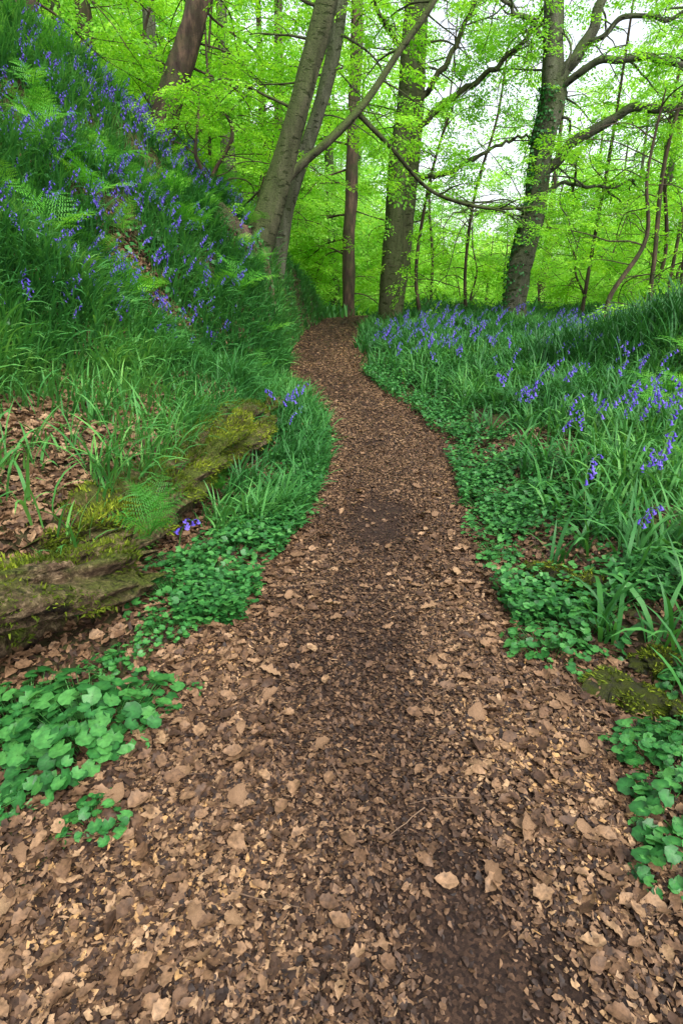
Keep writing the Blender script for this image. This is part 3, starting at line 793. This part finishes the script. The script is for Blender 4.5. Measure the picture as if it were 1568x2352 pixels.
t = Tree(); b = g(1.0, 12.6)
P1 = stem(t, [b, (1.02, 12.6, 1.8), (1.08, 12.6, 3.3), (1.2, 12.6, 4.7), (1.27, 12.7, 6.0), (1.4, 12.8, 9), (1.45, 12.9, 12)], [.20, .205, .19, .175, .16, .12, .06], seed=1)
P2 = stem(t, [(1.12, 12.75, b[2] + .1), (1.22, 12.8, 1.9), (1.32, 12.85, 3.3), (1.40, 12.9, 4.7), (1.46, 13, 6.2), (1.8, 13.2, 9), (2.1, 13.3, 11.5)], [.16, .17, .165, .15, .13, .1, .04], seed=2, flare=False)
for pts, r in [([(1.4, 12.8, 4.1), (2.0, 12.6, 4.55), (2.7, 12.4, 4.95), (3.5, 12.2, 5.6), (4.2, 12, 6.5)], .07),
               ([(1.35, 12.8, 3.3), (2.0, 12.5, 3.35), (2.8, 12.2, 3.7), (3.4, 12.1, 3.9)], .055),
               ([(1.45, 12.8, 4.6), (1.9, 12.7, 5.1), (2.4, 12.6, 6.1), (2.8, 12.6, 7.2)], .065),
               ([(1.2, 12.6, 5.2), (.7, 12.4, 5.7), (.3, 12.2, 6.4)], .06)]:
    P = smoothpts(pts, 30) + rng.normal(0, .02, (30, 3)); t.tube(P, np.linspace(r, r * .35, 30), 8, .15, 4)
    t.auto(P, 7, .35, 1, (.6, 1.4), .016, .45, (-.2, .3))
t.auto(P1, 9, .3, .95, (1.2, 2.6), .028, .5, (-.1, .4), azf=back2); t.auto(P2, 7, .4, .95, (1.2, 2.6), .025, .5, (-.1, .4), azf=back2)
place_tree('beech_tree', t, np.array(b), M_bark, M_beech, 'tall twin-stemmed beech with speckled bark beside the path', keep=.85)

t = Tree(); b = g(.2, 17.8)
P1 = stem(t, [b, (.22, 17.8, 2.5), (.3, 17.8, 5), (.4, 17.9, 8), (.4, 18, 13)], [.19, .18, .165, .14, .06], seed=5)
t.auto(P1, 22, .1, .95, (1.5, 3.4), .03, .65, (-.25, .35), azf=back)
place_tree('beech_tree', t, np.array(b), M_bark3, M_beech, 'straight slim beech standing where the path bends away', keep=.85)

t = Tree(); b = g(3.45, 12.0)
P1 = stem(t, [b, (3.42, 12, 1.5), (3.6, 12, 2.6), (3.64, 12, 3.6), (3.72, 12, 4.4), (3.64, 12, 5.0), (3.5, 12.1, 6.5), (3.3, 12.3, 9)], [.20, .20, .21, .215, .20, .16, .11, .05], seed=9, bump=.4)
limbs = [([(3.68, 12, 4.5), (4.0, 12, 4.95), (4.3, 12, 5.5), (4.9, 12.2, 7), (5.2, 12.3, 9)], .12),
         ([(3.68, 11.95, 3.25), (4.1, 11.6, 3.7), (4.7, 11.3, 4.05), (5.4, 11, 4.0), (6.1, 10.8, 3.75), (6.8, 10.6, 3.4)], .10),
         ([(3.8, 12, 4.5), (4.3, 11.6, 4.8), (5.0, 11.3, 4.75), (5.8, 11, 4.5), (6.5, 10.9, 4.2)], .07),
         ([(3.62, 12, 2.9), (4.1, 11.8, 3.05), (4.6, 11.6, 2.95), (5.2, 11.5, 3.1)], .04),
         ([(3.55, 12, 2.6), (3.1, 11.8, 2.7), (2.6, 11.7, 2.6), (2.1, 11.6, 2.75)], .035),
         ([(3.62, 12, 5.0), (3.2, 11.8, 5.4), (2.7, 11.7, 5.6), (2.2, 11.5, 6.1)], .05),
         ([(4.1, 12, 5.1), (4.7, 11.7, 5.4), (5.4, 11.5, 5.4), (6.2, 11.3, 5.9)], .05)]
for pts, r in limbs:
    P = smoothpts(pts, 34) + rng.normal(0, .03, (34, 3)); P[0] = pts[0]; P = smoothpts(P[::3], 40)
    t.tube(P, np.linspace(r, r * .4, 40), 9, .25, 4)
    t.auto(P, 9, .25, 1, (.6, 1.7), .02, .42, (-.5, .6), wander=.34)
t.auto(P1, 9, .4, .95, (1.2, 2.4), .025, .45, (-.1, .5), wander=.3, azf=back)
root = place_tree('oak_tree', t, np.array(b), M_bark2, M_beech, 'gnarled tree with ivy climbing its trunk and twisting limbs', keep=.65)
n = 1500; tt = rng.uniform(0.02, .62, n) ** 1.0; ii = (tt * 59).astype(int); an = rng.uniform(0, 6.28, n)
an = np.where(rng.uniform(0, 1, n) < .75, np.pi + rng.normal(.2, .7, n), an)
pp = P1[ii] + np.stack([np.cos(an), np.sin(an), np.zeros(n)], -1) * .22 + rng.normal(0, .025, (n, 3)); nr = np.stack([np.cos(an), np.sin(an), np.full(n, .3)], -1)
V, F = inst(leafV * [1.3, 1, 1], leafF, frames(rng.normal(0, 1, (n, 3)) + [0, 0, -1], nr + rng.normal(0, .3, (n, 3))) * rng.uniform(.04, .065, n)[:, None, None], pp - np.array(b))
addobj('ivy', mkmesh('ivy', V, F, [M_round], np.repeat(rng.uniform(0, .8, n), 6)), parent=root)

t = Tree(); b = (-1.42, 9.5, 1.45)
P1 = stem(t, [b, (-1.33, 9.5, 1.75), (-1.11, 9.5, 2.27), (-.88, 9.5, 2.84), (-.70, 9.5, 3.37), (-.48, 9.5, 4.0), (-.27, 9.5, 4.6), (.0, 9.5, 5.6), (.15, 9.5, 7), (.25, 9.5, 9)], [.25, .235, .205, .17, .16, .155, .15, .13, .1, .05], 30, .28, 12, flare=False)
P3 = smoothpts([(-.95, 9.5, 2.6), (-.6, 9.52, 2.95), (-.15, 9.6, 3.3), (.35, 9.8, 3.8), (.8, 9.9, 4.4), (1.3, 10, 5.05), (1.9, 10.1, 6.2)], 50)
t.tube(P3, np.interp(np.linspace(0, 1, 50), [0, .3, 1], [.065, .06, .038]), 12, .25, 14)
P4 = smoothpts([(.23, 9.78, 3.66), (.45, 9.9, 3.5), (.76, 10, 3.26), (1.34, 10.2, 2.77), (1.95, 10.4, 2.58), (2.6, 10.6, 2.52), (3.34, 10.8, 2.58)], 50)
t.tube(P4, np.linspace(.042, .02, 50), 8, .2, 15)
t.auto(P4, 6, .45, 1, (.5, 1.3), .014, .36, (-.3, .4), wander=.22)
t.auto(P3, 5, .35, 1, (.7, 1.5), .018, .4, (-.2, .4), azf=back)
t.auto(P1, 8, .3, .9, (.9, 2.0), .022, .45, (-.2, .4), azf=lambda: rng.uniform(1.6, 3.6))
root = place_tree('beech_tree', t, np.array(b), M_bark, M_beech, 'leaning beech gripping the bank with exposed roots', keep=.75)
a = Acc()
for k in range(22):
    az = rng.uniform(-3.3, -.3); P = []; L = rng.uniform(.4, .75)
    for q in np.linspace(0, 1, 12):
        az += rng.normal(0, .12)
        x = -1.42 + np.cos(az) * (.1 + q * L); y = 9.45 + np.sin(az) * (.1 + q * L)
        P.append((x, y, float(H(x, y)) + .07 * (1 - q) + .025 * rng.normal()))
    P = np.array(P) ; P = smoothpts(P, 30) - np.array(b); V, F = tube(P, np.linspace(.07, .012, 30) * rng.uniform(.4, 1.2), 8, .4, k); a.add(V, F)
addobj('root', a.mesh('root', [M_bark3], True), parent=root, label='exposed dark roots spreading over the bank')
t = Tree(); b = g(-1.12, 10.5, -.2)
P1 = stem(t, [b, (-.91, 10.5, 2.5), (-.54, 10.5, 3.42), (-.25, 10.5, 4.16), (-.05, 10.5, 4.95), (.13, 10.6, 6.5), (.2, 10.6, 9)], [.14, .12, .11, .105, .10, .08, .04], seed=17, flare=False)
t.auto(P1, 8, .4, .95, (1, 2.0), .02, .5, (-.2, .4), azf=back)
place_tree('beech_tree', t, np.array(b), M_bark2, M_beech, 'slim grey beech leaning beside a thicker trunk', keep=.8)
for (x, y, lean, r, s, lab) in [(-2.95, 10.6, 1.3, .21, 21, 'dark rough-barked tree leaning on the flowery bank'), (-4.2, 9.6, -.8, .23, 22, 'thick brown tree at the top of the bank'), (-4.0, 14.5, .1, .14, 24, 'slender grey tree on the bank'), (-2.9, 16.5, .1, .2, 25, 'upright grey beech above the bank')]:
    t = Tree(); b = g(x, y, -.2); z = b[2]
    P1 = stem(t, [b, (x + lean * .25, y, z + 1.0), (x + lean * .6, y, z + 2.0), (x + lean * 1.1, y, z + 3.8), (x + lean * 1.4, y, z + 8)], [r, r * .9, r * .8, r * .65, r * .25], 16, .4, s)
    t.auto(P1, 14, .15, .95, (1.2, 2.8), .022, .5, (-.2, .4), azf=back2)
    place_tree('woodland_tree', t, np.array(b), M_bark3 if s < 24 else M_bark2, M_beech, lab, keep=.9)

def sapling(x, y, dx, h, s, keep, lab='thin crooked young tree with sparse fresh leaves', grp='young trees in the wood', nb=13, ss_=.4, r0=.05):
    t = Tree(); b = g(x, y, -.1); z = b[2]
    wv = rng.normal(0, .14, 5)
    P1 = stem(t, [b, (x + wv[0], y, z + h * .2), (x + dx * .3 + wv[1], y, z + h * .45), (x + dx * .7 + wv[2], y, z + h * .7), (x + dx + wv[3], y, z + h)], [r0, r0 * .9, r0 * .8, r0 * .6, .01], 8, .2, s, n=36)
    t.auto(P1, nb, .08, 1, (.6, 1.9), .012, ss_, (-.1, .8), wander=.28)
    place_tree('young_tree', t, np.array(b), M_bark3, M_beech, lab, group=grp, keep=keep)
for (x, y, dx, h, s) in [(1.75, 13.2, .5, 4.6, 31), (3.0, 14.5, .55, 6, 32), (5.1, 12.8, .15, 6.5, 33), (6.0, 12.2, .3, 7, 34), (5.4, 10.6, .1, 6.5, 35), (6.6, 11.8, -.2, 7, 36), (2.5, 17, .3, 7, 38), (7.2, 13.5, .2, 8, 39), (4.6, 15.5, -.3, 7, 40), (4.4, 9.6, .2, 3.5, 41)]:
    sapling(x, y, dx, h, s, .55, r0=.042)
for (x, y, dx, h, s) in [(-1.95, 10.6, .2, 2.6, 53), (-2.4, 12.2, .3, 3.5, 55), (-3.4, 12.8, .3, 4, 56), (-2.2, 9.9, .1, 1.6, 57), (-1.6, 12.5, .2, 1.8, 58)]:
    sapling(x, y, dx, h, s, .85, 'small leafy beech sapling growing on the bank', 'leafy saplings on the bank', 10, .36, .035)
for k, (x, y, h) in enumerate([(2.2, 18.5, 3), (3.6, 17, 2.6), (4.8, 18.5, 3.2), (6.2, 16.5, 2.8), (7.6, 17.5, 3.4), (9, 16, 3.4), (8.2, 14, 2.6), (6.4, 20, 4), (9.8, 19.5, 4), (4.0, 21, 4), (1.6, 21.5, 4), (11.5, 20, 4.5), (5.6, 14.6, 2.0), (7.0, 12.6, 2.2), (12, 17.5, 4), (-.8, 19.5, 3), (-1.8, 18, 3)]):
    sapling(x, y, rng.normal(0, .3), h, 70 + k, .9, 'low leafy shrub in fresh green leaf on the valley side', 'shrubs below the trees', 14, .5, .03)

tm = []
for k in range(6):
    t = Tree(); h = rng.uniform(12, 15); ln = rng.normal(0, .5, 2)
    P1 = stem(t, [(0, 0, -.3), (ln[0] * .2, ln[1] * .2, h * .25), (ln[0] * .5, ln[1] * .5, h * .5), (ln[0], ln[1], h)], [.2, .18, .14, .03], 10, .25, 50 + k, n=30)
    t.auto(P1, 38, .07, .98, (1.6, 3.6), .022, .95, (-.2, .35), mx=1)
    wood = t.w.mesh('trunk', [M_bark2 if k % 2 else M_bark3], True)
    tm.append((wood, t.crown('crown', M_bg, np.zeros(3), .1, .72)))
bgp = []
tries = 0
while len(bgp) < 74 and tries < 5000:
    tries += 1
    y = 20 + 32 * rng.uniform() ** .9; x = rng.uniform(-.62, .68) * y
    if any((x - a) ** 2 + (y - c) ** 2 < 2.8 ** 2 for a, c, _ in bgp): continue
    u = x / y
    gap = .05 < u < .30
    if gap and rng.uniform() < .45: continue
    if gap and y < 24: continue
    bgp.append((x, y, (rng.uniform(.45, .66) if gap else rng.uniform(.8, 1.2) if u < 0 else rng.uniform(.75, 1.15))))
for k, (x, y, s) in enumerate(bgp):
    w, c = tm[k % 6]
    ob = bpy.data.objects.new('beech_tree', None); coll.objects.link(ob); ob.location = (x, y, float(H(x, y)))
    ob.rotation_euler = (0, 0, rng.uniform(0, 6.28)); ob.scale = (s, s, s)
    props(ob, label='beech tree in bright fresh spring leaf', category='tree', group='beech trees in the wood')
    addobj('trunk', w, parent=ob); addobj('crown', c, parent=ob)

acc = Acc()
for k in range(330):
    y = rng.uniform(52, 95); x = rng.uniform(-.75, .8) * y; z = float(H(x, y)) + rng.uniform(1, 7); R0 = rng.uniform(2.5, 4.5)
    n = 260; q = norm(rng.normal(0, 1, (n, 3))) * (R0 * rng.uniform(.5, 1, n) ** .4)[:, None] * [1, 1, .8]
    V, F = inst(leafV, leafF, frames(rng.normal(0, 1, (n, 3)), np.array([[0, 0, 1.]]) + rng.normal(0, .4, (n, 3))) * rng.uniform(.45, .9, n)[:, None, None], q + [x, y, z])
    acc.add(V, F, np.repeat(np.clip(rng.uniform(.0, .9) + rng.normal(0, .15, n), 0, 1), 6))
addobj('distant_wood', acc.mesh('distant_wood', [M_bg]), label='hazy mass of far spring-green woodland', kind='stuff')

# ------------------------------------------------------------ light, camera
w = bpy.data.worlds.new("World"); scene.world = w; w.use_nodes = True
nt = w.node_tree; nt.nodes.clear()
sky = nt.nodes.new('ShaderNodeTexSky'); sky.sky_type = 'NISHITA'; sky.sun_disc = False
sky.sun_elevation = math.radians(55); sky.sun_rotation = math.radians(150)
sky.dust_density = 4; sky.air_density = 1
hs = nt.nodes.new('ShaderNodeHueSaturation'); hs.inputs['Saturation'].default_value = .3; hs.inputs['Value'].default_value = 2.9
bgn = nt.nodes.new('ShaderNodeBackground'); bgn.inputs['Strength'].default_value = .15
ow = nt.nodes.new('ShaderNodeOutputWorld')
nt.links.new(sky.outputs[0], hs.inputs['Color']); nt.links.new(hs.outputs[0], bgn.inputs[0]); nt.links.new(bgn.outputs[0], ow.inputs[0])
sd = bpy.data.lights.new('sun', 'SUN'); sd.energy = 1.5; sd.angle = math.radians(20); sd.color = (1, .96, .9)
so = bpy.data.objects.new('sun', sd); coll.objects.link(so)
az = math.radians(150); el = math.radians(55)
from mathutils import Vector
dirv = Vector((math.sin(az) * math.cos(el), math.cos(az) * math.cos(el), math.sin(el)))
so.rotation_euler = dirv.to_track_quat('Z', 'Y').to_euler(); so.location = (5, -8, 20)

cam = bpy.data.cameras.new('camera'); co = bpy.data.objects.new('camera', cam); coll.objects.link(co)
cam.sensor_fit = 'VERTICAL'; cam.sensor_height = 36; cam.lens = 20; cam.clip_end = 2000; cam.clip_start = .05
co.location = (0, 0, 1.3); co.rotation_euler = (math.radians(90 - 21.5), 0, 0)
scene.camera = co
scene.view_settings.view_transform = 'Standard'
scene.view_settings.look = 'None'
scene.view_settings.exposure = 0
